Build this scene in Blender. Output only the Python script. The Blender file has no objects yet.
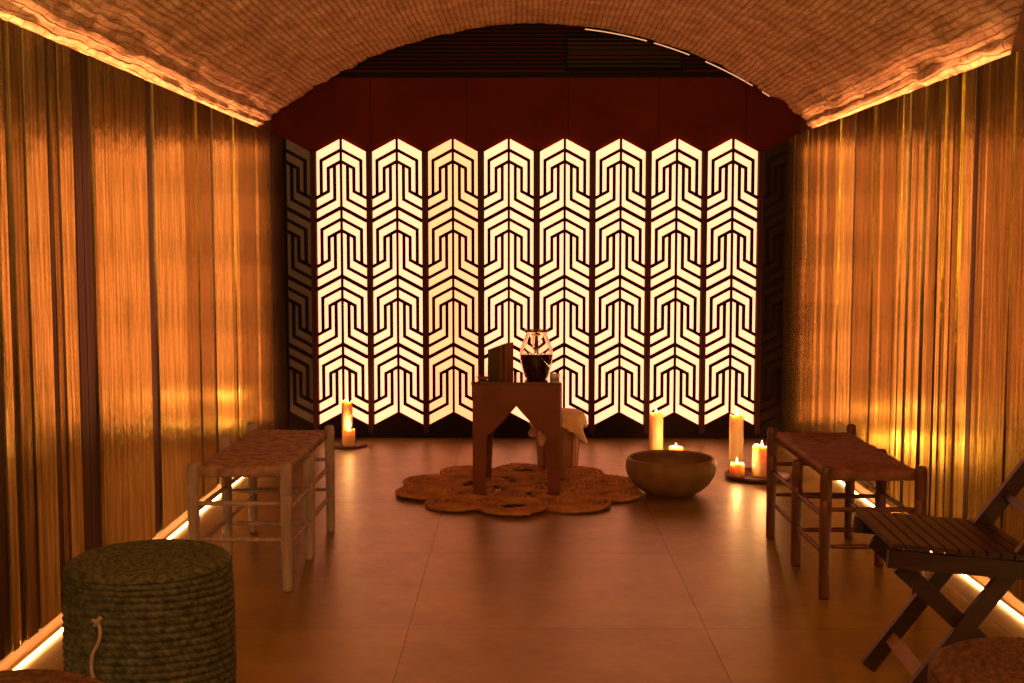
import bpy, bmesh, math, random
from mathutils import Vector, Matrix, noise
PI = math.pi
random.seed(7)
C = bpy.context.scene.collection
scene = bpy.context.scene

# ------------------------------------------------------------------ camera
F_PX = 1238.0
cam = bpy.data.cameras.new('camera'); camo = bpy.data.objects.new('camera', cam); C.objects.link(camo)
cam.sensor_width = 36.0; cam.lens = F_PX / 1024 * 36.0
cam.clip_start = 0.05; cam.clip_end = 60
camo.location = (0, 0, 1.25)
camo.rotation_euler = (math.radians(90 - 4.733), 0, math.radians(0.369))
scene.camera = camo

# ------------------------------------------------------------------ world, exposure, large lights
w = bpy.data.worlds.new('world'); scene.world = w; w.use_nodes = True
w.node_tree.nodes['Background'].inputs[0].default_value = (1.0, 0.55, 0.25, 1)
w.node_tree.nodes['Background'].inputs[1].default_value = 0.02
scene.view_settings.view_transform = 'Standard'; scene.view_settings.look = 'None'
scene.view_settings.gamma = 1.0; scene.view_settings.use_curve_mapping = False
scene.view_settings.exposure = 0.50

SCREEN_GLOW = (1.0, 0.288, 0.150); SCREEN_STRENGTH = 2.05     # backlit lattice screen
LED_TOP = (1.0, 0.45, 0.19); LED_TOP_STRENGTH = 27.0        # cove strips washing the vault
LED_LOW = (1.0, 0.50, 0.15); LED_LOW_STRENGTH = 17.0        # strips along the floor edge
FILL_W = 18.0

def area(name, loc, rot, sx, sy, energy, col):
    l = bpy.data.lights.new(name, 'AREA'); l.shape = 'RECTANGLE'; l.size = sx; l.size_y = sy
    l.energy = energy; l.color = col
    o = bpy.data.objects.new(name, l); C.objects.link(o); o.location = loc; o.rotation_euler = rot
    return o
area('front_fill', (0.0, -0.5, 2.1), (math.radians(68), 0, 0), 1.4, 0.5, FILL_W, (1.0, 0.62, 0.28))  # added fill behind the camera for the near faces, not a fixture
u = area('vault_fill', (0.1, 0.2, 1.25), (math.radians(138), 0, 0), 1.6, 0.5, 100.0, (1.0, 0.60, 0.20)); u.data.spread = math.radians(120)  # added fill aimed upward to brighten the vault, no fixture there

# ------------------------------------------------------------------ materials
def mat(name, col=(.5, .5, .5), rough=.6, metal=0., spec=.5, coat=0., coat_rough=.1, trans=0., ior=1.5,
        sss=0., sss_rad=(.02, .01, .004), sheen=0.):
    m = bpy.data.materials.new(name); m.use_nodes = True
    b = m.node_tree.nodes['Principled BSDF']
    b.inputs['Base Color'].default_value = (*col, 1)
    b.inputs['Roughness'].default_value = rough
    b.inputs['Metallic'].default_value = metal
    b.inputs['Specular IOR Level'].default_value = spec
    b.inputs['Coat Weight'].default_value = coat
    b.inputs['Coat Roughness'].default_value = coat_rough
    b.inputs['Transmission Weight'].default_value = trans
    b.inputs['IOR'].default_value = ior
    b.inputs['Sheen Weight'].default_value = sheen
    if sss:
        b.inputs['Subsurface Weight'].default_value = sss
        b.inputs['Subsurface Radius'].default_value = sss_rad
        b.inputs['Subsurface Scale'].default_value = 1.0
    return m

def vary(m, c1, c2, scale=(8, 8, 8), detail=4, lo=.35, hi=.65, bump=0., bump_scale=None, bump_dist=.002, rough=None):
    """mottled colour + bump from object-space noise"""
    nt = m.node_tree; N = nt.nodes; L = nt.links; b = N['Principled BSDF']
    tc = N.new('ShaderNodeTexCoord'); mp = N.new('ShaderNodeMapping'); mp.inputs['Scale'].default_value = scale
    L.new(tc.outputs['Object'], mp.inputs[0])
    n = N.new('ShaderNodeTexNoise'); n.inputs['Scale'].default_value = 1; n.inputs['Detail'].default_value = detail
    L.new(mp.outputs[0], n.inputs['Vector'])
    r = N.new('ShaderNodeValToRGB')
    r.color_ramp.elements[0].position = lo; r.color_ramp.elements[0].color = (*c1, 1)
    r.color_ramp.elements[1].position = hi; r.color_ramp.elements[1].color = (*c2, 1)
    L.new(n.outputs['Fac'], r.inputs[0]); L.new(r.outputs[0], b.inputs['Base Color'])
    if bump:
        m2 = N.new('ShaderNodeMapping'); m2.inputs['Scale'].default_value = bump_scale or scale
        L.new(tc.outputs['Object'], m2.inputs[0])
        n2 = N.new('ShaderNodeTexNoise'); n2.inputs['Scale'].default_value = 1; n2.inputs['Detail'].default_value = 3
        L.new(m2.outputs[0], n2.inputs['Vector'])
        bp = N.new('ShaderNodeBump'); bp.inputs['Strength'].default_value = bump; bp.inputs['Distance'].default_value = bump_dist
        L.new(n2.outputs['Fac'], bp.inputs['Height']); L.new(bp.outputs[0], b.inputs['Normal'])
        if m.node_tree.nodes['Principled BSDF'].inputs['Coat Weight'].default_value > 0:
            L.new(bp.outputs[0], b.inputs['Coat Normal'])
    if rough:
        mr = N.new('ShaderNodeMapRange'); mr.inputs['To Min'].default_value = rough[0]; mr.inputs['To Max'].default_value = rough[1]
        L.new(n.outputs['Fac'], mr.inputs['Value']); L.new(mr.outputs[0], b.inputs['Roughness'])
    return m

def emis(name, col, strength, base=(.8, .6, .4)):
    m = mat(name, base, .5)
    b = m.node_tree.nodes['Principled BSDF']
    b.inputs['Emission Color'].default_value = (*col, 1); b.inputs['Emission Strength'].default_value = strength
    return m

def wallmat(name, c1, c2, rough, metal, bump, tint=(.95, .62, .24)):
    """lacquered, hewn boards with a golden sheen; grain and ripples as bump"""
    m = mat(name, c1, rough, metal=metal)
    vary(m, c1, c2, scale=(55, 55, 2.6), detail=6, lo=.32, hi=.66)
    nt = m.node_tree; N = nt.nodes; L = nt.links; b = N['Principled BSDF']
    b.inputs['Specular Tint'].default_value = (*tint, 1)
    tc = N.new('ShaderNodeTexCoord'); prev = None
    for sc, st, dist, det in (((4, 60, 5), bump, .0035, 3), ((2, 9, 14), bump * .55, .006, 2), ((3, 130, 18), bump * .8, .0015, 2)):
        mp = N.new('ShaderNodeMapping'); mp.inputs['Scale'].default_value = sc; L.new(tc.outputs['Object'], mp.inputs[0])
        n = N.new('ShaderNodeTexNoise'); n.inputs['Scale'].default_value = 1; n.inputs['Detail'].default_value = det; L.new(mp.outputs[0], n.inputs['Vector'])
        bp = N.new('ShaderNodeBump'); bp.inputs['Strength'].default_value = st; bp.inputs['Distance'].default_value = dist
        L.new(n.outputs['Fac'], bp.inputs['Height'])
        if prev: L.new(prev.outputs[0], bp.inputs['Normal'])
        prev = bp
    L.new(prev.outputs[0], b.inputs['Normal'])
    return m

M = {}
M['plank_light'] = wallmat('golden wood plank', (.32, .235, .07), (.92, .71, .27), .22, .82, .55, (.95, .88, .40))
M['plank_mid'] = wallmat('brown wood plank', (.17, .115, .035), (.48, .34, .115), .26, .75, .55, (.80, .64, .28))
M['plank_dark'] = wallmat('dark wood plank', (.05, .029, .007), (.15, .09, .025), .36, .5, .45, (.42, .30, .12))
M['recess'] = vary(mat('recess wood', (.4, .2, .08), .6), (.16, .065, .02), (.28, .12, .04), scale=(20, 6, 60))
M['brick'] = vary(mat('limewashed brick', (.55, .30, .15), .85, spec=.2), (.44, .235, .115), (.66, .40, .22), scale=(9, 9, 9), detail=6,
                  bump=.5, bump_scale=(70, 70, 70), bump_dist=.004)
def add_bricks(m):
    nt = m.node_tree; N = nt.nodes; L = nt.links; b = N['Principled BSDF']
    uv = N.new('ShaderNodeUVMap'); uv.uv_map = 'UVMap'
    nz = N.new('ShaderNodeTexNoise'); nz.inputs['Scale'].default_value = 9; nz.inputs['Detail'].default_value = 3
    L.new(uv.outputs[0], nz.inputs['Vector'])
    ad = N.new('ShaderNodeVectorMath'); ad.operation = 'MULTIPLY_ADD'; ad.inputs[1].default_value = (.022, .022, 0)
    L.new(nz.outputs['Color'], ad.inputs[0]); L.new(uv.outputs[0], ad.inputs[2])
    br = N.new('ShaderNodeTexBrick'); br.inputs['Scale'].default_value = 1; br.inputs['Brick Width'].default_value = .085; br.inputs['Row Height'].default_value = .030
    br.inputs['Mortar Size'].default_value = .006; br.inputs['Mortar Smooth'].default_value = .8
    L.new(ad.outputs[0], br.inputs['Vector'])
    bp = N.new('ShaderNodeBump'); bp.invert = True; bp.inputs['Strength'].default_value = 1.0; bp.inputs['Distance'].default_value = .008
    L.new(br.outputs['Fac'], bp.inputs['Height'])
    old = b.inputs['Normal'].links[0].from_node; L.new(bp.outputs[0], old.inputs['Normal'])
    src = b.inputs['Base Color'].links[0].from_socket
    mx = N.new('ShaderNodeMixRGB'); mx.blend_type = 'MULTIPLY'; mx.inputs[2].default_value = (.82, .74, .68, 1)
    L.new(br.outputs['Fac'], mx.inputs[0]); L.new(src, mx.inputs[1]); L.new(mx.outputs[0], b.inputs['Base Color'])
add_bricks(M['brick'])
M['plaster_dark'] = vary(mat('brown plaster', (.2, .08, .03), .9), (.16, .06, .025), (.26, .10, .04), scale=(6, 6, 6))
M['back'] = vary(mat('dark red wall panel', (.06, .012, .006), .85, spec=.08), (.080, .0095, .0025), (.105, .013, .0035), scale=(3, 3, 3))
M['black'] = mat('black slat', (.010, .005, .003), .8, spec=.1)
M['grille'] = mat('grille metal', (.022, .010, .005), .6, spec=.2)
M['lattice'] = mat('dark lattice wood', (.013, .0035, .0015), .7, spec=.12)
M['lattice_edge'] = mat('dark red stile', (.05, .008, .004), .6, spec=.2)
M['glow'] = emis('backlit acrylic', SCREEN_GLOW, SCREEN_STRENGTH)
M['glow_warm'] = emis('backlit amber acrylic', (1.0, .25, .105), SCREEN_STRENGTH * .90)
M['unlit'] = mat('unlit acrylic', (.15, .09, .07), .5)
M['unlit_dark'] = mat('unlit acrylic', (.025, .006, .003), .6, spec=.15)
M['led_top'] = emis('cove led', LED_TOP, LED_TOP_STRENGTH)
M['led_low'] = emis('floor led', LED_LOW, LED_LOW_STRENGTH)
M['arch_edge_glow'] = emis('arch edge glow', (1, .5, .28), .45)  # self-glow in place of light catching the arch edge
M['greywood'] = vary(mat('weathered pale wood', (.3, .2, .15), .6), (.27, .19, .155), (.43, .33, .28), scale=(40, 40, 6), bump=.3, bump_dist=.002)
M['rush'] = vary(mat('woven rush', (.3, .16, .1), .7), (.20, .10, .06), (.42, .24, .15), scale=(25, 25, 25))
M['redwood'] = vary(mat('dark reddish wood', (.1, .04, .02), .45), (.085, .024, .009), (.15, .048, .018), scale=(40, 40, 6), bump=.3)
M['rush_red'] = vary(mat('reddish woven rush', (.2, .06, .03), .6), (.14, .042, .014), (.25, .085, .032), scale=(25, 25, 25))
M['chairwood'] = vary(mat('dark slat wood', (.07, .03, .015), .42, spec=.45), (.017, .0052, .0022), (.036, .011, .005), scale=(6, 40, 40), bump=.2)
M['chairlight'] = vary(mat('worn pale wood', (.3, .15, .07), .5), (.18, .075, .03), (.26, .12, .05), scale=(30, 30, 30))
M['seagrass_green'] = vary(mat('olive seagrass rope', (.1, .09, .03), .75, spec=.3), (.030, .031, .014), (.098, .100, .050), scale=(60, 60, 60))
M['seagrass_brown'] = vary(mat('brown seagrass rope', (.2, .1, .05), .7, spec=.3), (.050, .021, .009), (.115, .052, .022), scale=(60, 60, 60))
M['cord'] = mat('pale cord', (.34, .25, .19), .8)
M['jute'] = vary(mat('brown jute braid', (.3, .13, .06), .85, spec=.2), (.34, .145, .045), (.60, .28, .10), scale=(11, 11, 11), detail=2, lo=.3, hi=.7, bump=.15, bump_scale=(90, 90, 90), bump_dist=.001)
M['tablepaint'] = vary(mat('rust brown table paint', (.26, .085, .035), .6, spec=.2), (.150, .043, .014), (.195, .058, .020), scale=(7, 7, 7))
M['tabletop'] = mat('polished table top', (.13, .045, .02), .06, coat=1., coat_rough=.03)
M['glass'] = mat('clear glass', (1, .97, .92), .02, trans=1., ior=1.45)
M['liquid'] = mat('dark infusion', (.03, .008, .002), .05, trans=.25, ior=1.33)
M['boxside'] = vary(mat('dark olive box wood', (.05, .035, .01), .4), (.045, .028, .008), (.075, .05, .015), scale=(30, 30, 30))
M['boxend'] = mat('red box side', (.22, .055, .02), .45)
M['porcelain'] = mat('pale porcelain', (.75, .6, .45), .15)
M['stone'] = vary(mat('ochre stoneware', (.3, .17, .06), .55), (.20, .10, .032), (.28, .145, .05), scale=(14, 14, 14), detail=6, bump=.2, bump_scale=(90, 90, 90))
M['wax'] = mat('ivory wax', (.92, .68, .42), .45, sss=1.0, sss_rad=(.05, .025, .008))
M['wick'] = mat('burnt wick', (.02, .01, .01), .9)
M['flame'] = emis('candle flame', (1, .62, .22), 14.)
M['tray'] = mat('dark red tray', (.11, .035, .018), .35)
M['traywood'] = mat('brown tray', (.20, .085, .035), .45)
M['cloth'] = vary(mat('cream cotton cloth', (.7, .45, .25), .9, sheen=.3), (.80, .50, .25), (.92, .62, .34), scale=(20, 20, 20), bump=.4, bump_scale=(60, 60, 60), bump_dist=.006)
M['basket'] = vary(mat('terracotta stool body', (.3, .12, .05), .6), (.26, .095, .035), (.38, .15, .06), scale=(20, 20, 4))
M['hall'] = mat('plain plaster', (.35, .2, .11), .9)

def floor_mat():
    m = mat('brown ceramic tile', (.2, .09, .03), .35)
    m.node_tree.nodes['Principled BSDF'].inputs['Specular Tint'].default_value = (1, .84, .36, 1)
    m.node_tree.nodes['Principled BSDF'].inputs['Specular IOR Level'].default_value = .85
    nt = m.node_tree; N = nt.nodes; L = nt.links; b = N['Principled BSDF']
    tc = N.new('ShaderNodeTexCoord')
    mp = N.new('ShaderNodeMapping'); mp.inputs['Location'].default_value = (.3588 + .9565, -4.855 + 6 * .9565, 0)
    L.new(tc.outputs['Object'], mp.inputs[0])
    br = N.new('ShaderNodeTexBrick'); br.offset = 0; br.squash = 1
    br.inputs['Scale'].default_value = 1; br.inputs['Brick Width'].default_value = .9565; br.inputs['Row Height'].default_value = .9565
    br.inputs['Mortar Size'].default_value = .0028; br.inputs['Mortar Smooth'].default_value = .2; br.inputs['Bias'].default_value = 0
    br.inputs['Color1'].default_value = (.90, .90, .90, 1); br.inputs['Color2'].default_value = (1.05, 1.05, 1.05, 1)
    br.inputs['Mortar'].default_value = (.42, .40, .40, 1)
    L.new(mp.outputs[0], br.inputs['Vector'])
    n = N.new('ShaderNodeTexNoise'); n.inputs['Scale'].default_value = 3.2; n.inputs['Detail'].default_value = 8; n.inputs['Roughness'].default_value = .65
    L.new(tc.outputs['Object'], n.inputs['Vector'])
    r = N.new('ShaderNodeValToRGB')
    r.color_ramp.elements[0].position = .3; r.color_ramp.elements[0].color = (.17, .096, .016, 1)
    r.color_ramp.elements[1].position = .7; r.color_ramp.elements[1].color = (.33, .205, .040, 1)
    L.new(n.outputs['Fac'], r.inputs[0])
    mx = N.new('ShaderNodeMixRGB'); mx.blend_type = 'MULTIPLY'; mx.inputs[0].default_value = 1
    L.new(r.outputs[0], mx.inputs[1]); L.new(br.outputs['Color'], mx.inputs[2]); L.new(mx.outputs[0], b.inputs['Base Color'])
    n2 = N.new('ShaderNodeTexNoise'); n2.inputs['Scale'].default_value = 26; n2.inputs['Detail'].default_value = 6
    L.new(tc.outputs['Object'], n2.inputs['Vector'])
    mr = N.new('ShaderNodeMapRange'); mr.inputs['To Min'].default_value = .26; mr.inputs['To Max'].default_value = .46
    L.new(n2.outputs['Fac'], mr.inputs['Value']); L.new(mr.outputs[0], b.inputs['Roughness'])
    bp = N.new('ShaderNodeBump'); bp.inputs['Strength'].default_value = .25; bp.inputs['Distance'].default_value = .002
    L.new(n2.outputs['Fac'], bp.inputs['Height'])
    bp2 = N.new('ShaderNodeBump'); bp2.invert = True; bp2.inputs['Strength'].default_value = .6; bp2.inputs['Distance'].default_value = .002
    L.new(br.outputs['Fac'], bp2.inputs['Height']); L.new(bp.outputs[0], bp2.inputs['Normal']); L.new(bp2.outputs[0], b.inputs['Normal'])
    return m
M['floor'] = floor_mat()

# ------------------------------------------------------------------ helpers
def obj(name, bm, m, parent=None, smooth=False):
    me = bpy.data.meshes.new(name)
    bmesh.ops.recalc_face_normals(bm, faces=bm.faces)
    if smooth:
        for f in bm.faces: f.smooth = True
    bm.to_mesh(me); bm.free()
    for k in (m if isinstance(m, (list, tuple)) else [m]): me.materials.append(k)
    o = bpy.data.objects.new(name, me); C.objects.link(o)
    if parent: o.parent = parent
    return o
def tag(o, label, cat, group=None, kind=None):
    o['label'] = label; o['category'] = cat
    if group: o['group'] = group
    if kind: o['kind'] = kind
    return o
def thing(name, label, cat, loc=(0, 0, 0), rz=0., group=None):
    o = bpy.data.objects.new(name, None); C.objects.link(o); o.empty_display_size = .05
    o.location = loc; o.rotation_euler = (0, 0, rz)
    return tag(o, label, cat, group)
def struct(name, bm, m, smooth=False):
    o = obj(name, bm, m, None, smooth); o['kind'] = 'structure'; return o
def copy_tree(o, parent=None):
    c = o.copy(); C.objects.link(c)
    if parent: c.parent = parent
    for ch in list(o.children): copy_tree(ch, c)
    return c
def box(bm, x0, x1, y0, y1, z0, z1, mi=0):
    v = [bm.verts.new(p) for p in ((x0, y0, z0), (x1, y0, z0), (x1, y1, z0), (x0, y1, z0), (x0, y0, z1), (x1, y0, z1), (x1, y1, z1), (x0, y1, z1))]
    for f in ((0, 3, 2, 1), (4, 5, 6, 7), (0, 1, 5, 4), (1, 2, 6, 5), (2, 3, 7, 6), (3, 0, 4, 7)):
        bm.faces.new([v[i] for i in f]).material_index = mi
def bevel(bm, w=.003, seg=2):
    es = [e for e in bm.edges if len(e.link_faces) == 2 and e.calc_face_angle(0) > .6]
    bmesh.ops.bevel(bm, geom=es, offset=w, segments=seg, profile=.5, affect='EDGES', clamp_overlap=True)
    return bm
def B(*a, bev=.003):
    bm = bmesh.new(); box(bm, *a)
    if bev: bevel(bm, bev)
    return bm
def bar(bm, p0, p1, w, t, side=(0, 1, 0)):
    """rectangular bar p0-p1; w measured along 'side', t across"""
    p0, p1 = Vector(p0), Vector(p1); d = (p1 - p0).normalized(); s = Vector(side).normalized(); n = d.cross(s).normalized(); s = n.cross(d)
    vs = []
    for p in (p0, p1):
        for a, b in ((-1, -1), (1, -1), (1, 1), (-1, 1)): vs.append(bm.verts.new(p + s * a * w / 2 + n * b * t / 2))
    for f in ((0, 1, 2, 3), (7, 6, 5, 4), (0, 4, 5, 1), (1, 5, 6, 2), (2, 6, 7, 3), (3, 7, 4, 0)): bm.faces.new([vs[i] for i in f])
def tube(bm, pts, radii, n=12, caps=True):
    pts = [Vector(p) for p in pts]
    if not isinstance(radii, (list, tuple)): radii = [radii] * len(pts)
    rings = []; up = None
    for i, p in enumerate(pts):
        d = (pts[min(i + 1, len(pts) - 1)] - pts[max(i - 1, 0)]).normalized()
        if up is None: up = Vector((0, 0, 1)) if abs(d.z) < .9 else Vector((1, 0, 0))
        a = d.cross(up).normalized(); b = a.cross(d).normalized(); up = b
        rings.append([bm.verts.new(p + (a * math.cos(2 * PI * k / n) + b * math.sin(2 * PI * k / n)) * radii[i]) for k in range(n)])
    for r0, r1 in zip(rings, rings[1:]):
        for k in range(n): bm.faces.new((r0[k], r0[(k + 1) % n], r1[(k + 1) % n], r1[k]))
    if caps: bm.faces.new(rings[0][::-1]); bm.faces.new(rings[-1])
def lathe(bm, prof, n=48, fn=None, close=True, o=(0, 0, 0)):
    """prof list of (r,z); r==0 allowed at the ends"""
    rings = []
    for r, z in prof:
        if r < 1e-6: rings.append([bm.verts.new((o[0], o[1], o[2] + z))]); continue
        ring = []
        for k in range(n):
            a = 2 * PI * k / n; rr, zz = (r, z) if fn is None else fn(r, z, a)
            ring.append(bm.verts.new((o[0] + rr * math.cos(a), o[1] + rr * math.sin(a), o[2] + zz)))
        rings.append(ring)
    for r0, r1 in zip(rings, rings[1:]):
        for k in range(n):
            k2 = (k + 1) % n
            if len(r0) == 1 and len(r1) == 1: continue
            if len(r0) == 1: bm.faces.new((r0[0], r1[k2], r1[k]))
            elif len(r1) == 1: bm.faces.new((r0[k], r0[k2], r1[0]))
            else: bm.faces.new((r0[k], r0[k2], r1[k2], r1[k]))
def prism(bm, poly, y0, y1):
    """poly in (x,z), extruded along y"""
    a = [bm.verts.new((x, y0, z)) for x, z in poly]; b = [bm.verts.new((x, y1, z)) for x, z in poly]
    n = len(poly)
    bm.faces.new(a); bm.faces.new(b[::-1])
    for i in range(n): bm.faces.new((a[i], b[i], b[(i + 1) % n], a[(i + 1) % n]))

# ================================================================== THE SETTING
XL, XR = -1.46, 1.65        # faces of the wall panelling
SL, SR = -1.545, 1.735      # masonry behind it
YB = 7.78                   # back wall
Y0 = -1.2                   # rear of the room, behind the camera
ZP = 1.868                  # top of the panelling
struct('floor', B(SL, SR, Y0, YB, -.06, 0, bev=0), M['floor'])
for nm, x0, x1 in (('wall_left_masonry', SL - .1, SL), ('wall_right_masonry', SR, SR + .1)):
    struct(nm, B(x0, x1, Y0, YB + .1, 0, 2.9, bev=0), M['recess'])
struct('wall_rear', B(SL, SR, Y0 - .1, Y0, 0, 2.9, bev=0), M['hall'])

# vertical planks of the side walls (positions as Y, front to back)
def planks(side, spec, rnd):
    bm = bmesh.new()
    xf, xb = (XL, XL - .035) if side < 0 else (XR, XR + .035)
    for y0, y1, mi in spec:
        out = rnd.uniform(0, .006) * (1 if mi < 2 else -.4)
        x = xf - side * out * 1.0 if side < 0 else xf - out
        if side < 0: x = xf + out
        n = 1
        a, b = sorted((x, xb))
        # slightly cupped faces: three facets per plank
        g = .0012
        zs = (.066, ZP)
        cup = rnd.uniform(-.0016, .0016)
        ys = [y0 + g, y0 + (y1 - y0) * .3, y0 + (y1 - y0) * .7, y1 - g]
        xs = [x, x - side * -cup, x - side * -cup, x]
        lo = [bm.verts.new((xs[i], ys[i], zs[0])) for i in range(4)]; hi = [bm.verts.new((xs[i], ys[i], zs[1])) for i in range(4)]
        lo += [bm.verts.new((xb, ys[3], zs[0])), bm.verts.new((xb, ys[0], zs[0]))]
        hi += [bm.verts.new((xb, ys[3], zs[1])), bm.verts.new((xb, ys[0], zs[1]))]
        for i in range(6):
            j = (i + 1) % 6; f = bm.faces.new((lo[i], lo[j], hi[j], hi[i])); f.material_index = mi
        for ring in (lo, hi): bm.faces.new(ring).material_index = mi
    return bm
def y_at(px, X):            # depth at which the wall plane X crosses picture column px
    t = (px - 512) / F_PX; s = math.radians(.369)
    # ray direction in plan
    dx = -math.sin(s) + t * math.cos(s); dy = math.cos(s) + t * math.sin(s)
    return X / dx * dy
# left wall: columns read from the place, light/mid/dark boards
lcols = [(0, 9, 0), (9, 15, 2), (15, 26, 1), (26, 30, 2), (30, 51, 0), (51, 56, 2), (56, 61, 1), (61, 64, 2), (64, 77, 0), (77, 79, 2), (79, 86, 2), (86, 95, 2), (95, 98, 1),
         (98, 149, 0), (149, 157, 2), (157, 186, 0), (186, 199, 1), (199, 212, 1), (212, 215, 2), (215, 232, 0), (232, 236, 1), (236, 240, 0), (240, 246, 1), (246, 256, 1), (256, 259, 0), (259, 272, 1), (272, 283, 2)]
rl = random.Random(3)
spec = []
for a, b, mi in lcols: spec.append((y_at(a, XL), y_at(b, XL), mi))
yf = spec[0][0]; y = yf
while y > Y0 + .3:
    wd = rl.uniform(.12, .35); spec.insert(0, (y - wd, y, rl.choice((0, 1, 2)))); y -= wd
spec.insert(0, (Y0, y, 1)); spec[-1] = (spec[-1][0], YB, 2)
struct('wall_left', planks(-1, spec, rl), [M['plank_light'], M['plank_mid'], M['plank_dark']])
# right wall: finer boards
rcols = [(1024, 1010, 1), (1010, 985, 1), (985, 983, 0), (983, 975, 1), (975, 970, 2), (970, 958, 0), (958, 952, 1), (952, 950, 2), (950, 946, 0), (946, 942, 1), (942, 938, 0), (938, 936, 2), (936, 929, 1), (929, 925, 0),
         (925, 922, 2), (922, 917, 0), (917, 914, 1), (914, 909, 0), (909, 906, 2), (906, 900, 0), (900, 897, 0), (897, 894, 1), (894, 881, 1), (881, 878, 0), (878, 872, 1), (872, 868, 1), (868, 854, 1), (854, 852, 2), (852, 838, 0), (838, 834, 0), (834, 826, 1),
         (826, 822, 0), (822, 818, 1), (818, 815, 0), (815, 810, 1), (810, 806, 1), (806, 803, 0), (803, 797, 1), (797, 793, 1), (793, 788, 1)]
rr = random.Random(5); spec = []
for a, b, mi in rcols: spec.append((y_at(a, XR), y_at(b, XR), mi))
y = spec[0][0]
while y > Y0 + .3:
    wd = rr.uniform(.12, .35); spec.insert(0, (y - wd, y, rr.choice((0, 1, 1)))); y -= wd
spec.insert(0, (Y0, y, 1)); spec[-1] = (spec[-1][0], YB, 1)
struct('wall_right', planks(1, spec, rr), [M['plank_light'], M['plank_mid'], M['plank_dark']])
# LED strips: in the cove on top of the panelling and on the floor at the shadow gap
def led(name, x0, x1, y0, y1, z0, z1, m): struct(name, B(x0, x1, y0, y1, z0, z1, bev=0), m)
led('trim_1', XL - .052, XL - .038, 1.2, 7.30, ZP - .030, ZP - .016, M['led_top'])
led('trim_2', XR + .038, XR + .052, 1.2, 7.30, ZP - .030, ZP - .016, M['led_top'])
led('trim_3', XL - .008, XL + .001, 1.2, 7.70, 0, .007, M['led_low'])
led('trim_4', XR - .001, XR + .008, 1.2, 7.70, 0, .007, M['led_low'])
struct('baseboard_left', B(XL - .045, XL - .035, Y0, YB, 0, .10, bev=0), M['recess'])
struct('baseboard_right', B(XR + .035, XR + .045, Y0, YB, 0, .10, bev=0), M['recess'])

# brick barrel vault
ZS, ZC = 1.895, 2.50; XC = (SL + SR) / 2; HS = (SR - SL) / 2
RI = ZC - ZS; RV = (HS * HS + RI * RI) / (2 * RI); TH = math.asin(HS / RV)
def vault():
    bm = bmesh.new(); rnd = random.Random(11)
    course = .060; L = 2 * TH * RV; nc = int(L / course) + 1; per = 6
    ns = nc * per; ys = []
    y = Y0
    while y < 2.2: ys.append(y); y += .2
    while y < 7.36: ys.append(y); y += .024
    ys.append(7.36)
    offs = [rnd.uniform(0, .23) for _ in range(nc + 2)]; lens = .23
    cr = [rnd.uniform(-1, 1) for _ in range(nc + 2)]
    hcache = {}
    grid = []; uvl = bm.loops.layers.uv.new('UVMap'); uvd = {}
    for i in range(ns + 1):
        s = L * i / ns; th = -TH + s / RV; c = min(int(i / per), nc - 1); fc = (i % per) / per
        edge = 1 - min(s, L - s) / 1.0; edge = max(0, edge) ** 1.6
        row = []
        for y in ys:
            wob = noise.noise((s * 1.2, y * .9, 0)) * .02
            k = int((y + offs[c] + wob + 10) / lens); fb = ((y + offs[c] + wob + 10) / lens) % 1
            h = hcache.setdefault((c, k), rnd.uniform(-1, 1))
            m1 = min(fc, 1 - fc) * course * 6; m2 = min(fb, 1 - fb) * lens * 3
            joint = 1 - min(1, m1 / .09 if m1 < .09 else 1) * min(1, m2 / .06 if m2 < .06 else 1)
            d = (.0028 + .006 * edge) * h + edge * .010 * cr[c] - (.002 + .005 * edge) * joint
            d += (.004 + .022 * edge) * noise.fractal((s * 8, y * 2.6, 3.1), .9, 2.0, 5) + .010 * noise.noise((s * 1.4, y * 1.1, 7))
            # overlapping, sagging lower courses near the springing
            d += edge * .005 * (fc - .5) * (1 if s < L / 2 else -1)
            r = RV - d
            row.append(bm.verts.new((XC + r * math.sin(th), y, ZC - RV + r * math.cos(th)))); uvd[row[-1]] = (y + wob, s + wob * .6)
        grid.append(row)
    for a, b in zip(grid, grid[1:]):
        for j in range(len(ys) - 1):
            f = bm.faces.new((a[j], a[j + 1], b[j + 1], b[j]))
            for lp in f.loops: lp[uvl].uv = uvd[lp.vert]
    # thickness towards the far end so the arch has a real edge
    end = [r[-1] for r in grid]; up = [bm.verts.new((v.co.x * 1.0 + (v.co.x - XC) * .06, 7.36, v.co.z + .12)) for v in end]
    for j in range(len(end) - 1): bm.faces.new((end[j], end[j + 1], up[j + 1], up[j]))
    return bm
struct('ceiling', vault(), M['brick'], smooth=True)
struct('ceiling_slab', B(SL - .1, SR + .1, Y0 - .1, YB + .1, 2.9, 3.0, bev=0), M['plaster_dark'])
# dark plastered springing pier at the right, where the brick stops
def pier():
    bm = bmesh.new(); rows = []
    for i in range(13):
        th = TH - (TH * .75) * i / 12
        yend = 4.42 - 3.4 * (i / 12)
        rows.append([bm.verts.new((XC + r * math.sin(th), yy, ZC - RV + r * math.cos(th))) for r, yy in ((RV, yend), (RV - .05, yend - .02), (RV - .055, .9), (RV, .9))])
    for a, b in zip(rows, rows[1:]):
        for k in range(4): bm.faces.new((a[k], a[(k + 1) % 4], b[(k + 1) % 4], b[k]))
    bm.faces.new(rows[0]); bm.faces.new(rows[-1][::-1])
    return bm
struct('trim_5', pier(), M['plaster_dark'])
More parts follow.
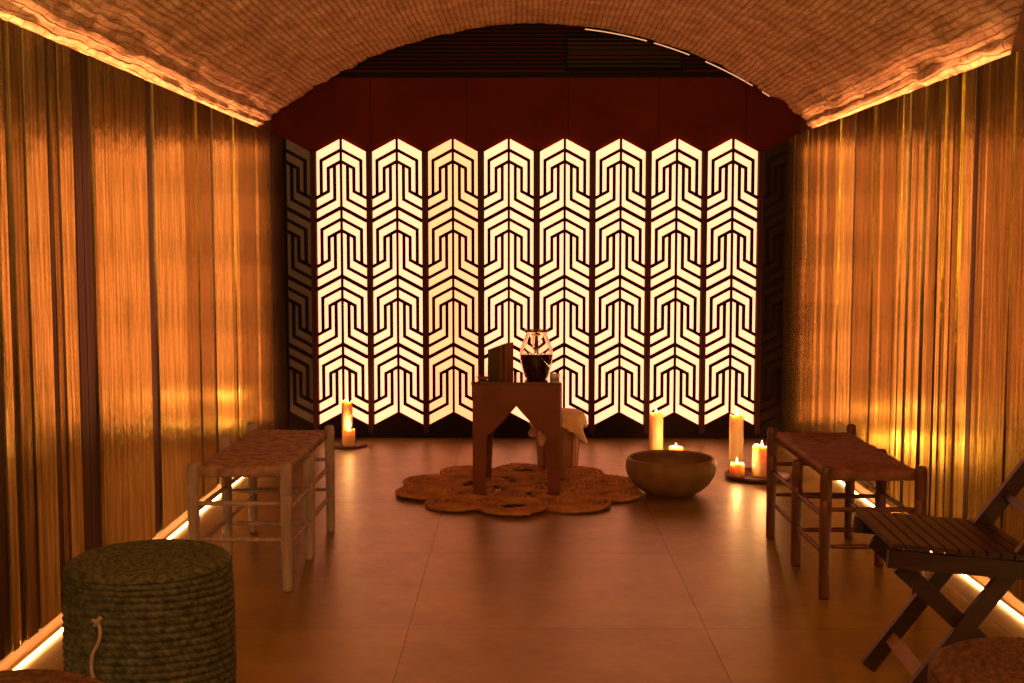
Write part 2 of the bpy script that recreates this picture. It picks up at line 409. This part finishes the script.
# thin emissive thread standing in for light caught along the arch edge, in broken lengths
def arch_edge_glow():
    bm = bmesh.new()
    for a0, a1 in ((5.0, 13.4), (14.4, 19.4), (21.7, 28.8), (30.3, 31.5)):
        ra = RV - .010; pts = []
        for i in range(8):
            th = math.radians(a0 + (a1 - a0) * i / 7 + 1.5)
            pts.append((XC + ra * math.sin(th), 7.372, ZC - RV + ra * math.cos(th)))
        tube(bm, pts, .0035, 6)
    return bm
struct('trim_6', arch_edge_glow(), M['arch_edge_glow'])

# back wall: dark panels, ledge, louvred band above
struct('wall_back', B(SL, SR, YB, YB + .1, 0, 2.9, bev=0), M['back'])
bm = bmesh.new()
xs = [SL, -.93, -.33, .30, .86, 1.40, SR]
for a, b in zip(xs, xs[1:]): box(bm, a + .002, b - .002, YB - .02, YB, 1.2, 2.245)
struct('trim_7', bm, M['back'])
bm = bmesh.new(); box(bm, SL, SR, YB - .05, YB, 2.245, 2.275)
z = 2.295
while z < 2.75:
    box(bm, SL, SR, YB - .035, YB, z, z + .012); z += .024
struct('trim_8', bm, M['black'])
g = thing('air_grille', 'dark horizontal slatted air grille high under the crown of the arch', 'grille', (.64, YB - .036, 2.28))
bm = bmesh.new()
for a in ((-.36, -.348, 0, .22), (.348, .36, 0, .22)): box(bm, a[0], a[1], -.012, 0, a[2], a[3])
box(bm, -.36, .36, -.012, 0, 0, .01); box(bm, -.36, .36, -.012, 0, .21, .22)
obj('grille_frame', bm, M['black'], g)
for i in range(7):
    z = .026 + i * .027; obj('slat', B(-.348, .348, -.010, 0, z, z + .010, bev=0), M['grille'], g)
struct('baseboard_back', B(SL, SR, YB - .012, YB, 0, .075, bev=0), M['lattice'])

# ================================================================== LATTICE SCREEN
YSC = YB - .035; PITCH = .3471; C1 = -1.111; WH = .1525; PER = .4265; ZT = 1.872; SLP = .537
def stroke(bm, pts, wd, y0, y1):
    """mitred polyline strip in (x,z)"""
    P = [Vector((p[0], p[1])) for p in pts]; Lf, Rt = [], []
    for i, p in enumerate(P):
        ds = []
        if i > 0: ds.append((P[i] - P[i - 1]).normalized())
        if i < len(P) - 1: ds.append((P[i + 1] - P[i]).normalized())
        t = sum(ds, Vector((0, 0))).normalized(); n = Vector((-t.y, t.x)); k = 1 / max(.3, n.dot(Vector((-ds[0].y, ds[0].x))))
        Lf.append(p + n * wd / 2 * k); Rt.append(p - n * wd / 2 * k)
    for i in range(len(P) - 1): prism(bm, [Lf[i], Lf[i + 1], Rt[i + 1], Rt[i]], y0, y1)
def lattice_half(bm, s, y0, y1):
    W1 = WH + .004; q = PER / 6; u1, u2, u3 = .81 * WH, .52 * WH, .265 * WH; bw = .0195
    def pt(u, v): return (s * u, ZT - SLP * u - v)
    for k in range(4):
        o = k * PER
        # chevron that closes the cell, shoulder lines, inner fret
        if k: stroke(bm, [pt(0, o), pt(W1, o)], bw * 1.15, y0, y1)
        stroke(bm, [pt(0, o + q), pt(u1, o + q), (s * u1, ZT - o - 4 * q - SLP * u1)], bw, y0, y1)
        stroke(bm, [pt(0, o + 2 * q), pt(u2, o + 2 * q), (s * u2, ZT - o - 4 * q - SLP * u2), pt(W1, o + 4 * q)], bw, y0, y1)
        stroke(bm, [pt(u3, o + 2 * q), (s * u3, ZT - o - 5 * q - SLP * u3), pt(W1, o + 5 * q)], bw, y0, y1)
def screen_panel(cx, halves, gm, label, group, pos=0):
    t = thing('lattice_panel', label, 'screen panel', (cx, YSC, 0), 0, group)
    bm = bmesh.new(); y0, y1 = -.016, 0
    for s in halves: lattice_half(bm, s, y0, y1)
    lo, hi = (-.0075 if -1 in halves else 0, .0075 if 1 in halves else 0)
    prism(bm, [(lo, ZT), (hi, ZT), (hi, ZT - 4 * PER), (lo, ZT - 4 * PER)], y0 - .001, y1)
    obj('lattice', bm, M['lattice'], t)
    bm = bmesh.new()
    for s in halves:
        prism(bm, [(0, ZT), (s * WH, ZT - SLP * WH), (s * WH, ZT - SLP * WH - 4 * PER), (0, ZT - 4 * PER)], .0005, .008)
    obj('diffuser', bm, gm, t)
    # dark board with its stiles
    bm = bmesh.new(); a = -PITCH / 2 + .0005 if -1 in halves else 0; b = PITCH / 2 - .0005 if 1 in halves else 0
    box(bm, a, b, .0085, .022, .05, 1.80)
    obj('backing_board', bm, M['lattice'], t)
    for s in halves:
        x0, x1 = sorted((s * (WH + .004), s * (PITCH / 2 - .001)))
        obj('stile', B(x0, x1, -.022, .008, .03, ZT - SLP * WH, bev=.001), M['lattice_edge'], t)
    bm = bmesh.new()
    box(bm, a, b, -.020, .0085, .0, .030)
    for s in halves: prism(bm, [(0, ZT - 4 * PER - .002), (s * WH, ZT - 4 * PER - SLP * WH - .002), (s * WH, .03), (0, .03)], -.012, .0085)
    obj('bottom_rail', bm, M['lattice'], t)
    return t
ordn = ['first', 'second', 'third', 'fourth', 'fifth', 'sixth', 'seventh', 'eighth']
for i in range(8):
    cx = C1 + PITCH * i
    if i == 0: lb = 'glowing cream fretwork panel behind the tall candle on the left, leftmost of the lit ones'
    elif i == 7: lb = 'glowing cream fretwork panel at the right end of the lit row, beside the dark panel'
    elif i == 2: lb = 'amber-edged glowing fretwork panel, third lit one from the left'
    elif i == 3: lb = 'amber-edged glowing fretwork panel directly behind the wooden box on the table'
    else: lb = 'glowing cream fretwork screen panel, %s of the eight lit ones from the left' % ordn[i]
    screen_panel(cx, (-1, 1), M['glow_warm'] if i in (2,) else M['glow'], lb, 'lit fretwork panels of the back screen')
screen_panel(C1 - PITCH, (1,), M['unlit'], 'unlit grey-brown fretwork panel in the corner at the left wall', 'unlit end panels of the screen')
screen_panel(C1 + PITCH * 8, (-1,), M['unlit_dark'], 'unlit near-black fretwork panel in the corner at the right wall', 'unlit end panels of the screen')

# ================================================================== BENCHES
def rush_seat(w, l, z):
    """rush strands run parallel to the nearest edge and meet on diagonals"""
    bm = bmesh.new(); nx, ny = 110, 280; pitch = .0115
    grid = []
    for i in range(nx + 1):
        row = []
        for j in range(ny + 1):
            x = -w / 2 + w * i / nx; y = -l / 2 + l * j / ny
            dx, dy = w / 2 - abs(x), l / 2 - abs(y)
            dd = min(dx, dy * .62)
            al = (y if dx < dy * .62 else x)
            h = .0028 * abs(math.sin(PI * dd / pitch)) + .0012 * math.sin(al * 190 + dd * 500)
            sag = -.012 * math.cos(PI * x / w) * math.cos(PI * y / l) ** .5 if abs(y) < l / 2 - 1e-6 else 0
            e = min(dx, dy); rnd = -.012 * max(0, 1 - e / .014) ** 2
            h += .0025 * noise.noise((x * 9, y * 9, 2))
            row.append(bm.verts.new((x, y, z + h + sag + rnd)))
        grid.append(row)
    for a, b in zip(grid, grid[1:]):
        for j in range(ny): bm.faces.new((a[j], b[j], b[j + 1], a[j + 1]))
    loop = [r[0] for r in grid] + grid[-1][1:] + [r[-1] for r in grid[::-1][1:]] + grid[0][::-1][1:-1]
    prev = loop
    for k, (dz, sc) in enumerate(((.018, 1.0), (.034, .995), (.040, .95))):
        nxt = []
        for q, v in enumerate(loop):
            wv = .0016 * math.sin(q * 1.9)
            nxt.append(bm.verts.new((v.co.x * sc + wv * (abs(v.co.x) > w / 2 - .001), v.co.y * (1 - (1 - sc) * .4), z - dz)))
        for q in range(len(loop)): bm.faces.new((prev[q], prev[(q + 1) % len(loop)], nxt[(q + 1) % len(loop)], nxt[q]))
        prev = nxt
    bm.faces.new(prev[::-1])
    return bm
def turned_leg(h, r):
    bm = bmesh.new()
    P = [(0, 0), (r * .80, 0), (r * .88, .01), (r * .93, h * .3), (r, h * .62), (r * 1.0, h * .74), (r * .90, h * .745), (r * 1.02, h * .752), (r * .90, h * .768), (r * 1.02, h * .775), (r * .92, h * .79), (r * 1.02, h * .80),
         (r * .98, h * .95), (r * .92, h * .985), (r * .6, h), (0, h)]
    lathe(bm, P, 20); return bm
def make_bench(label, loc, rz, w, l, wood, rush, inner, hz=.445, poke=.045):
    """inner = sign of x of the side that faces the room"""
    t = thing('rush_bench', label, 'bench', loc, rz, 'rush-seated benches along the walls')
    obj('seat', rush_seat(w - .012, l - .03, hz), rush, t, True)
    for sx in (-1, 1):
        for sy in (-1, 0, 1):
            h = hz + .016
            if sx != inner and sy >= 0: h = hz + (poke if sy == 0 else .03)
            if sx == inner and sy == 0: h = hz - .04
            bm = turned_leg(h, .021); o = obj('leg', bm, wood, t, True); o.location = (sx * w / 2, sy * l / 2, 0)
            if sy == 0: o.location.x = sx * (w / 2 - .004)
    def rung(p, q, r=.0085):
        bm = bmesh.new(); p, q = Vector(p), Vector(q)
        tube(bm, [p.lerp(q, k / 6) for k in range(7)], [r * .75, r, r * 1.05, r * 1.1, r * 1.05, r, r * .75], 10); obj('stretcher', bm, wood, t, True)
    for sy, zs in ((-1, (.315, .185)), (0, (.27, .14)), (1, (.315, .185))):
        for zz in zs: rung((-w / 2 + .012, sy * l / 2, zz), (w / 2 - .012, sy * l / 2, zz))
    for sx in (-1, 1):
        for a, b in ((-1, 0), (0, 1)):
            for zz in (.285, .155): rung((sx * (w / 2 - .002), a * l / 2 + .012, zz), (sx * (w / 2 - .002), b * l / 2 - .012, zz))
    return t
make_bench('pale grey-brown wooden bench with woven rush seat along the left wall', (-.984, 4.765, 0), math.radians(-1.2), .332, .885, M['greywood'], M['rush'], 1)
make_bench('dark reddish wooden bench with woven rush seat along the right wall', (1.219, 4.675, 0), math.radians(.6), .328, .875, M['redwood'], M['rush_red'], -1, .452, .0)

# ================================================================== ROPE POUFS
def pouf_mesh(R=.197, H=.45, tilt=.018, ropes=24, seed=1):
    bm = bmesh.new(); nt = 560; per = 6; p = H / ropes
    prof = []     # (r, z, kind)
    def tw(a, idx, ph): return abs(math.sin(a * 34 + ph * 1.7 + idx * 2.1))
    rings = []
    for i in range(ropes * per + 1):
        f = i / per; idx = int(f); fr = f - idx; z = H * i / (ropes * per)
        rr = abs(math.sin(PI * fr)) ** .6
        ring = []
        edge_in = .008 * max(0, 1 - (H - z) / .014) ** 2 + .008 * max(0, 1 - z / .03)
        for k in range(nt):
            a = 2 * PI * k / nt
            zt = z + tilt * math.sin(a + .5) * min(1, (H - z) / .07) * min(1, z / .1)
            bulge = .006 * math.sin(PI * z / H)
            r = R + bulge - edge_in + .0075 * rr * (.45 + .55 * tw(a, idx, fr * PI * .8)) + .0025 * noise.noise((a * 3, z * 20, seed))
            ring.append(bm.verts.new((r * math.cos(a), r * math.sin(a), zt)))
        rings.append(ring)
    ct = 11
    for i in range(1, ct * per):
        f = i / per; idx = int(f); fr = f - idx; r0 = (R - .008) * (1 - f / ct)
        ring = []
        for k in range(nt):
            a = 2 * PI * k / nt
            rr = r0 - (R / ct) * .0
            h = .006 * abs(math.sin(PI * fr)) ** .6 * (.55 + .45 * abs(math.sin(a * max(5, int(46 * (1 - f / ct))) + fr * 2.2 + idx)))
            ring.append(bm.verts.new((rr * math.cos(a), rr * math.sin(a), H + h - .006 * (1 - (r0 / R)) )))
        rings.append(ring)
    for r0, r1 in zip(rings, rings[1:]):
        for k in range(nt): bm.faces.new((r0[k], r0[(k + 1) % nt], r1[(k + 1) % nt], r1[k]))
    bm.faces.new(rings[0][::-1]); bm.faces.new(rings[-1])
    return bm
def pouf(label, loc, rz, m, body=None, tilt=.018):
    t = thing('rope_pouf', label, 'pouf', loc, rz, 'coiled rope poufs at the front')
    if body is None:
        body = obj('coiled_body', pouf_mesh(tilt=tilt), m, t, True)
    else:
        b = body.copy(); b.data = body.data.copy(); b.data.materials.clear(); b.data.materials.append(m); C.objects.link(b); b.parent = t; body = b
    return t, body
p1, body1 = pouf('tall olive green coiled seagrass pouf with a loose pale cord, front left', (-.932, 3.05, 0), math.radians(200), M['seagrass_green'])
bm = bmesh.new()
cr = .206
def pc(az, z, out=0): return (-.932 + (cr + out) * math.cos(az), 3.05 + (cr + out) * math.sin(az), z)
a0 = math.radians(-108)
pts = [pc(a0 - .07, .352, .002), pc(a0 + .02, .345, .006), pc(a0 + .05, .325, .008), pc(a0 + .02, .30, .008), pc(a0 - .06, .27, .008), pc(a0 - .08, .235, .008), pc(a0 - .03, .20, .008), pc(a0 + .10, .17, .01), pc(a0 + .2, .13, .008)]
sm = []
for i in range(len(pts) - 1):
    for k in range(5):
        t_ = k / 5; P = [Vector(pts[max(0, min(len(pts) - 1, i + d))]) for d in (-1, 0, 1, 2)]
        sm.append(.5 * ((2 * P[1]) + (P[2] - P[0]) * t_ + (2 * P[0] - 5 * P[1] + 4 * P[2] - P[3]) * t_ ** 2 + (3 * P[1] - P[0] - 3 * P[2] + P[3]) * t_ ** 3))
tube(bm, sm, .0045, 8)
tube(bm, [pc(a0 + .05, .362, .003), pc(a0 + .02, .352, .010), pc(a0 - .02, .342, .006)], .006, 8)
cd = obj('tie_cord', bm, M['cord'], None, True); cd.parent = p1; cd.matrix_parent_inverse = (Matrix.Translation(p1.location) @ Matrix.Rotation(math.radians(200), 4, 'Z')).inverted()
cd['label'] = 'pale knotted cord'
pouf('brown coiled rope pouf cut off by the bottom left corner', (-.90, 2.05, 0), 0, M['seagrass_brown'], body1)
pouf('brown coiled rope pouf at the bottom right corner, in front of the folding chair', (.975, 2.25, 0), math.radians(40), M['seagrass_brown'], body1)

# ================================================================== RUG
def rug_mesh():
    """coiled petals of thick braided rope round a small rosette"""
    bm = bmesh.new(); rnd = random.Random(4)
    def rope(pts, rad):
        n = 8; rings = []
        for i, p in enumerate(pts):
            d = (pts[min(i + 1, len(pts) - 1)] - pts[max(i - 1, 0)]).normalized(); a = d.cross(Vector((0, 0, 1))).normalized(); u = Vector((0, 0, 1))
            k = rad * (1.0 + .26 * math.sin(i * 2.1)); sh = a * rad * .25 * math.cos(i * 2.1)
            rings.append([bm.verts.new(p + sh + (a * math.cos(2 * PI * q / n) * 1.05 + u * math.sin(2 * PI * q / n) * .95) * k) for q in range(n)])
        for r0, r1 in zip(rings, rings[1:]):
            for q in range(n): bm.faces.new((r0[q], r0[(q + 1) % n], r1[(q + 1) % n], r1[q]))
        bm.faces.new(rings[0][::-1]); bm.faces.new(rings[-1])
    def coil(cx, cy, R, pitch, rad, z, r0=.0, sq=1.0, ang=0., tilt=0.):
        pts = []; th = 0; r = max(r0, .006)
        while r < R:
            e = Vector((r * math.cos(th) * sq, r * math.sin(th), 0)); wob = 1 + .02 * math.sin(th * 3 + cx * 20)
            x, y = e.x * wob, e.y * wob
            px, py = x * math.cos(ang) - y * math.sin(ang), x * math.sin(ang) + y * math.cos(ang)
            pts.append(Vector((cx + px, cy + py, z + tilt * y / R + .0025 * noise.noise((px * 18 + cx * 5, py * 18, 1)))))
            st = min(.6, .011 / r); th += st; r += pitch * st / (2 * PI)
        rope(pts, rad)
    for k in range(10):
        a = 2 * PI * (k + .35) / 10
        hole = .062 if k in (7, 2) else (.03 if k % 3 == 0 else 0)
        coil(.452 * math.cos(a), .452 * math.sin(a), .166, .0255, .0105, .0125 + .004 * (k % 2), hole, 1.02, a, .004)
    for k in range(6):
        a = 2 * PI * k / 6 + .2
        coil(.215 * math.cos(a), .215 * math.sin(a), .100, .0235, .0095, .012, .022 if k % 2 else 0, 1.0, a, .003)
    coil(0, 0, .105, .023, .0095, .012)
    for rr in (.300, .322):
        rope([Vector(((rr + .006 * math.sin(t * 10 * 2 * PI / 200)) * math.cos(2 * PI * t / 200), (rr + .006 * math.sin(t * 10 * 2 * PI / 200)) * math.sin(2 * PI * t / 200), .016)) for t in range(201)], .0095)
    return bm
rug = obj('braided_rug', rug_mesh(), M['jute'], None, True); rug.location = (-.002, 6.10, .001); rug.rotation_euler.z = math.radians(3)
tag(rug, 'round scalloped brown braided jute rug under the small table', 'rug')

# ================================================================== TABLE
def table():
    W = .420; hw = W / 2; Hh = .526; th = .018
    t = thing('arched_table', 'small square rust-brown table with pointed arch cut-outs, standing on the rug', 'table', (-.006, 6.075, .0285), math.radians(-3))
    half = []  # right half of the cut-out outline, from foot to apex
    for x, z in ((.152, 0), (.149, .08), (.144, .20), (.141, .284), (.119, .298), (.100, .314), (.078, .338), (.048, .371), (.022, .400), (0, .426)): half.append((x, z))
    out = [(hw, 0), (hw, Hh), (-hw, Hh), (-hw, 0)] + [(-x, z) for x, z in half] + [(x, z) for x, z in half[::-1][1:]]
    for k in range(4):
        bm = bmesh.new(); ow = hw if k % 2 == 0 else hw - th - .0002
        for sg in (-1, 1):
            F = []
            for yy in (-hw, -hw + th):
                inn = [bm.verts.new((sg * x, yy, z)) for x, z in half] + [bm.verts.new((0, yy, Hh))]
                ou = [bm.verts.new((sg * ow, yy, z)) for x, z in half] + [bm.verts.new((sg * ow, yy, Hh))]
                for i in range(len(inn) - 1): bm.faces.new((inn[i], inn[i + 1], ou[i + 1], ou[i]))
                F.append((inn, ou))
            for q in (0, 1):
                for i in range(len(half) - (1 if q == 0 else 0)): bm.faces.new((F[0][q][i], F[1][q][i], F[1][q][i + 1], F[0][q][i + 1]))
            bm.faces.new((F[0][0][0], F[1][0][0], F[1][1][0], F[0][1][0]))
        bmesh.ops.remove_doubles(bm, verts=bm.verts, dist=1e-5)
        o = obj('side_panel', bm, M['tablepaint'], t); o.rotation_euler.z = k * PI / 2
    obj('table_top', B(-hw - .006, hw + .006, -hw - .006, hw + .006, Hh, Hh + .016, bev=.003), M['tabletop'], t)
    return t
table()
TZ = .0285 + .526 + .016 + .0003
# box
t = thing('wooden_box', 'upright dark wooden box with a slanted top, standing on the table beside the glass jug', 'box', (-.092, 6.00, TZ), math.radians(-28))
bm = bmesh.new(); prism(bm, [(-.056, 0), (.040, 0), (.040, .174), (.030, .174), (-.056, .142)], -.032, .032); bevel(bm, .002)
obj('box_body', bm, M['boxside'], t)
obj('side_board', B(.0404, .050, -.034, .034, 0, .178, bev=.0015), M['boxend'], t)['label'] = 'reddish side board'
obj('front_strip', B(.014, .022, -.036, -.0323, .002, .165, bev=.001), M['boxend'], t)
# jug
t = thing('glass_jug', 'round glass jug half filled with dark liquid on the table', 'jug', (.080, 6.01, TZ))
outer = [(0, .0), (.042, .0), (.050, .006), (.060, .040), (.071, .085), (.074, .115), (.071, .145), (.062, .175), (.052, .200), (.046, .215), (.048, .228), (.053, .238)]
inner = [(.050, .238), (.0445, .228), (.043, .215), (.049, .199), (.059, .174), (.068, .145), (.071, .115), (.068, .085), (.057, .041), (.047, .010), (.040, .006), (0, .006)]
bm = bmesh.new(); lathe(bm, [(q * 1.1, z) for q, z in outer + inner], 48); obj('glass_body', bm, M['glass'], t, True)
bm = bmesh.new(); lathe(bm, [(q * 1.1, z) for q, z in [(0, .0068), (.039, .0068), (.0462, .0110), (.0562, .042), (.0672, .086), (.0702, .115), (.0702, .118), (0, .118)]], 48); obj('liquid', bm, M['liquid'], t, True)
bm = bmesh.new(); tube(bm, [(.0450 + .0, 0, .213), (.062, 0, .224), (.082, 0, .205), (.088, 0, .175), (.080, 0, .148), (.0715, 0, .140)], .005, 10)
h = obj('handle', bm, M['glass'], t, True); h.rotation_euler.z = math.radians(100)
# small cup & dish
t = thing('small_cup', 'tiny pale cup at the right corner of the table top', 'cup', (.168, 5.98, TZ), .4)
bm = bmesh.new(); lathe(bm, [(0, 0), (.012, 0), (.018, .012), (.022, .026), (.0205, .026), (.0165, .012), (.010, .003), (0, .003)], 28); obj('cup_body', bm, M['porcelain'], t, True)
bm = bmesh.new(); tube(bm, [(.019, 0, .022), (.029, 0, .019), (.029, 0, .011), (.017, 0, .009)], .0022, 8); obj('handle', bm, M['porcelain'], t, True)
bm = bmesh.new(); lathe(bm, [(0, 0), (.018, 0), (.032, .012), (.030, .013), (.017, .003), (0, .003)], 32)
d = obj('small_dish', bm, M['traywood'], None, True); d.location = (-.178, 5.97, TZ); tag(d, 'little shallow brown dish at the left corner of the table top', 'dish')

# ================================================================== CLOTH-COVERED STOOL behind the table
t = thing('round_stool', 'terracotta round stool covered by a cloth, behind the table on the rug', 'stool', (.205, 6.63, .026), 0)
bm = bmesh.new(); lathe(bm, [(0, .0), (.100, .0), (.105, .01), (.118, .27), (.118, .275), (0, .275)], 14); obj('body', bm, M['basket'], t)
for k in range(7):
    a = 2 * PI * k / 7 + .2; bm = bmesh.new()
    bar(bm, (.1045 * math.cos(a), .1045 * math.sin(a), .003), (.121 * math.cos(a), .121 * math.sin(a), .27), .034, .008, (-math.sin(a), math.cos(a), 0)); obj('slat', bevel(bm, .002), M['basket'], t)
def cloth():
    bm = bmesh.new(); n = 144; rings = []
    prof = [(.03, .298, 0), (.07, .299, 0), (.105, .297, .1), (.124, .290, .4), (.131, .272, .7), (.134, .245, 1), (.137, .215, 1.2), (.141, .185, 1.5), (.144, .165, 1.8)]
    c = bm.verts.new((0, 0, .300))
    for r, z, wv in prof:
        ring = []
        for k in range(n):
            a = 2 * PI * k / n
            corner = max(0, math.cos(4 * (a - 2.55) / 1)) ** 2
            f = wv * (.008 * math.sin(a * 9 + 1) + .006 * math.sin(a * 15 + z * 30)) + .004 * noise.noise((a * 4, z * 30, 1))
            drop = (.30 - z) * (.62 + .55 * corner + .14 * math.sin(a * 5))
            ring.append(bm.verts.new(((r + f + .012 * wv * corner) * math.cos(a), (r + f + .012 * wv * corner) * math.sin(a), .300 - drop + .008 * noise.noise((r * 20 * math.cos(a), r * 20 * math.sin(a), 4)) )))
        rings.append(ring)
    for k in range(n): bm.faces.new((c, rings[0][k], rings[0][(k + 1) % n]))
    for r0, r1 in zip(rings, rings[1:]):
        for k in range(n): bm.faces.new((r0[k], r1[k], r1[(k + 1) % n], r0[(k + 1) % n]))
    return bm
cl = obj('draped_cloth', cloth(), M['cloth'], None, True); cl.location = (.205, 6.63, .0285)
sd = cl.modifiers.new('thickness', 'SOLIDIFY'); sd.thickness = .003; sd.offset = 1
tag(cl, 'crumpled cream cloth draped over the round stool behind the table', 'cloth')

# ================================================================== BOWL
bm = bmesh.new()
lathe(bm, [(0, 0), (.115, 0), (.122, .006), (.150, .022), (.190, .058), (.214, .098), (.222, .130), (.220, .158), (.213, .178), (.205, .184), (.199, .180), (.204, .160), (.207, .130), (.198, .098), (.172, .060), (.125, .030), (0, .022)], 96)
b = obj('stone_bowl', bm, M['stone'], None, True); b.location = (.742, 6.02, 0); tag(b, 'large wide ochre stoneware bowl on the floor to the right of the rug', 'bowl')

# ================================================================== CANDLES
def candle(label, loc, r, h, watt=.8, flame=True):
    t = thing('pillar_candle', label, 'candle', loc, random.uniform(0, 6), 'lit pillar candles on the floor')
    bm = bmesh.new(); rnd = random.Random(int(h * 1000))
    def fn(rr, z, a):
        k = 1 + .03 * noise.noise((math.cos(a) * 2, math.sin(a) * 2, z * 12 + h * 30))
        return rr * k, z + (.006 * math.sin(a * 3 + h * 50) if z > h - .003 else 0)
    lathe(bm, [(0, 0), (r * .97, 0), (r, .004), (r, h * .5), (r * .985, h - .006), (r * .93, h), (r * .82, h - .002), (r * .70, h - .012), (r * .3, h - .018), (0, h - .018)], 36, fn)
    obj('wax', bm, M['wax'], t, True)
    bm = bmesh.new(); tube(bm, [(0, 0, h - .019), (.001, 0, h - .008), (.003, 0, h - .002)], .0012, 6); obj('wick', bm, M['wick'], t, True)
    if flame:
        bm = bmesh.new(); lathe(bm, [(0, 0), (.003, .002), (.0055, .008), (.005, .015), (.0025, .025), (0, .034)], 14, o=(.002, 0, h - .004)); obj('flame', bm, M['flame'], t, True)
        l = bpy.data.lights.new('candle_light', 'POINT'); l.energy = watt; l.color = (1, .46, .15); l.shadow_soft_size = .008
        lo = bpy.data.objects.new('candle_light', l); C.objects.link(lo); lo.parent = t; lo.location = (0, 0, h + .034)
    return t
def tray(label, loc, r, m, h=.014):
    bm = bmesh.new(); lathe(bm, [(0, 0), (r * .9, 0), (r * .97, h * .3), (r, h), (r * .97, h * 1.05), (r * .93, h * .55), (0, h * .5)], 56)
    o = obj('candle_tray', bm, m, None, True); o.location = loc; return tag(o, label, 'tray', 'round candle trays')
tray('round brown tray under the candles near the end of the left bench', (-1.035, 7.42, 0), .112, M['traywood'])
candle('tall slim candle at the left, rising behind its short neighbour on the brown tray', (-1.050, 7.455, .0075), .033, .262)
candle('short candle at the left, in front of the tall one on the brown tray', (-1.030, 7.385, .0075), .037, .100, .5)
candle('tall candle standing alone on the floor behind the stone bowl', (.808, 7.28, 0), .041, .225)
candle('tallest candle on the right, behind the red tray near the right bench', (1.222, 6.93, 0), .040, .262)
tray('round dark red tray carrying the candles beside the right bench', (1.245, 6.43, 0), .172, M['tray'], .022)
candle('short stubby candle at the front left of the dark red tray', (1.136, 6.40, .0115), .038, .070, 1.1)
candle('thick medium candle on the dark red tray, right of the stubby one', (1.270, 6.43, .0115), .052, .158, 2.0)
t = thing('tealight', 'low tealight glowing on the floor just behind the rim of the stone bowl', 'tealight', (.905, 7.10, 0))
bm = bmesh.new(); lathe(bm, [(0, 0), (.036, 0), (.040, .050), (.037, .052), (.034, .040), (0, .038)], 28); obj('wax', bm, M['wax'], t, True)
bm = bmesh.new(); lathe(bm, [(0, 0), (.003, .002), (.006, .009), (.005, .016), (.0025, .027), (0, .036)], 14, o=(0, 0, .036)); obj('flame', bm, M['flame'], t, True)
l = bpy.data.lights.new('candle_light', 'POINT'); l.energy = 2.2; l.color = (1, .46, .15); l.shadow_soft_size = .01
lo = bpy.data.objects.new('candle_light', l); C.objects.link(lo); lo.parent = t; lo.location = (0, 0, .082)

# ================================================================== FOLDING CHAIR
def folding_chair():
    t = thing('folding_chair', 'dark slatted wooden folding chair facing left in front of the right bench', 'chair', (.972, 3.345, 0), math.radians(-2.5))
    hy = .205
    def sz(x): return .445 - .080 * x
    for s in (-1, 1):
        bm = bmesh.new(); bar(bm, (-.012, s * (hy - .012), sz(0) - .018), (.40, s * (hy - .012), sz(.40) - .018), .022, .046); obj('seat_rail', bevel(bm, .004), M['chairwood'], t)
        yl = s * (hy - .036)
        bm = bmesh.new(); bar(bm, (.030, yl, .012), (.612, yl, .80), .022, .044); obj('back_leg', bevel(bm, .003), M['chairwood'], t)
        ys = s * (hy - .062)
        bm = bmesh.new(); bar(bm, (.030, ys, sz(0) - .05), (.440, ys, .012), .022, .044); obj('front_leg', bevel(bm, .003), M['chairwood'], t)
    n = 11; wd = .0285; pit = .0350
    for k in range(n):
        x = -.005 + k * pit
        if x + wd > .395: break
        bm = bmesh.new(); bar(bm, (x + wd / 2, -hy, sz(x) + .0145), (x + wd / 2, hy, sz(x) + .0145), wd, .014, (1, 0, -.075)); obj('seat_slat', bevel(bm, .0025), M['chairwood'], t)
    def on(z): return .030 + (z - .012) * (.582 / .788)
    z = .10; bm = bmesh.new(); bar(bm, (on(z), -hy + .047, z), (on(z), hy - .047, z), .036, .014, (.6, 0, .8)); obj('crossbar', bevel(bm, .002), M['chairlight'], t)['label'] = 'paler worn crossbar'
    bm = bmesh.new(); bar(bm, (.43, -hy + .073, .030), (.43, hy - .073, .030), .03, .014, (-.7, 0, .7)); obj('crossbar', bevel(bm, .002), M['chairwood'], t)
    for z in (.52, .63, .70, .765):
        bm = bmesh.new(); bar(bm, (on(z) , -hy + .047, z), (on(z), hy - .047, z), .045 if z > .6 else .02, .014, (.6, 0, .8)); obj('back_slat', bevel(bm, .002), M['chairwood'], t)
    return t
folding_chair()
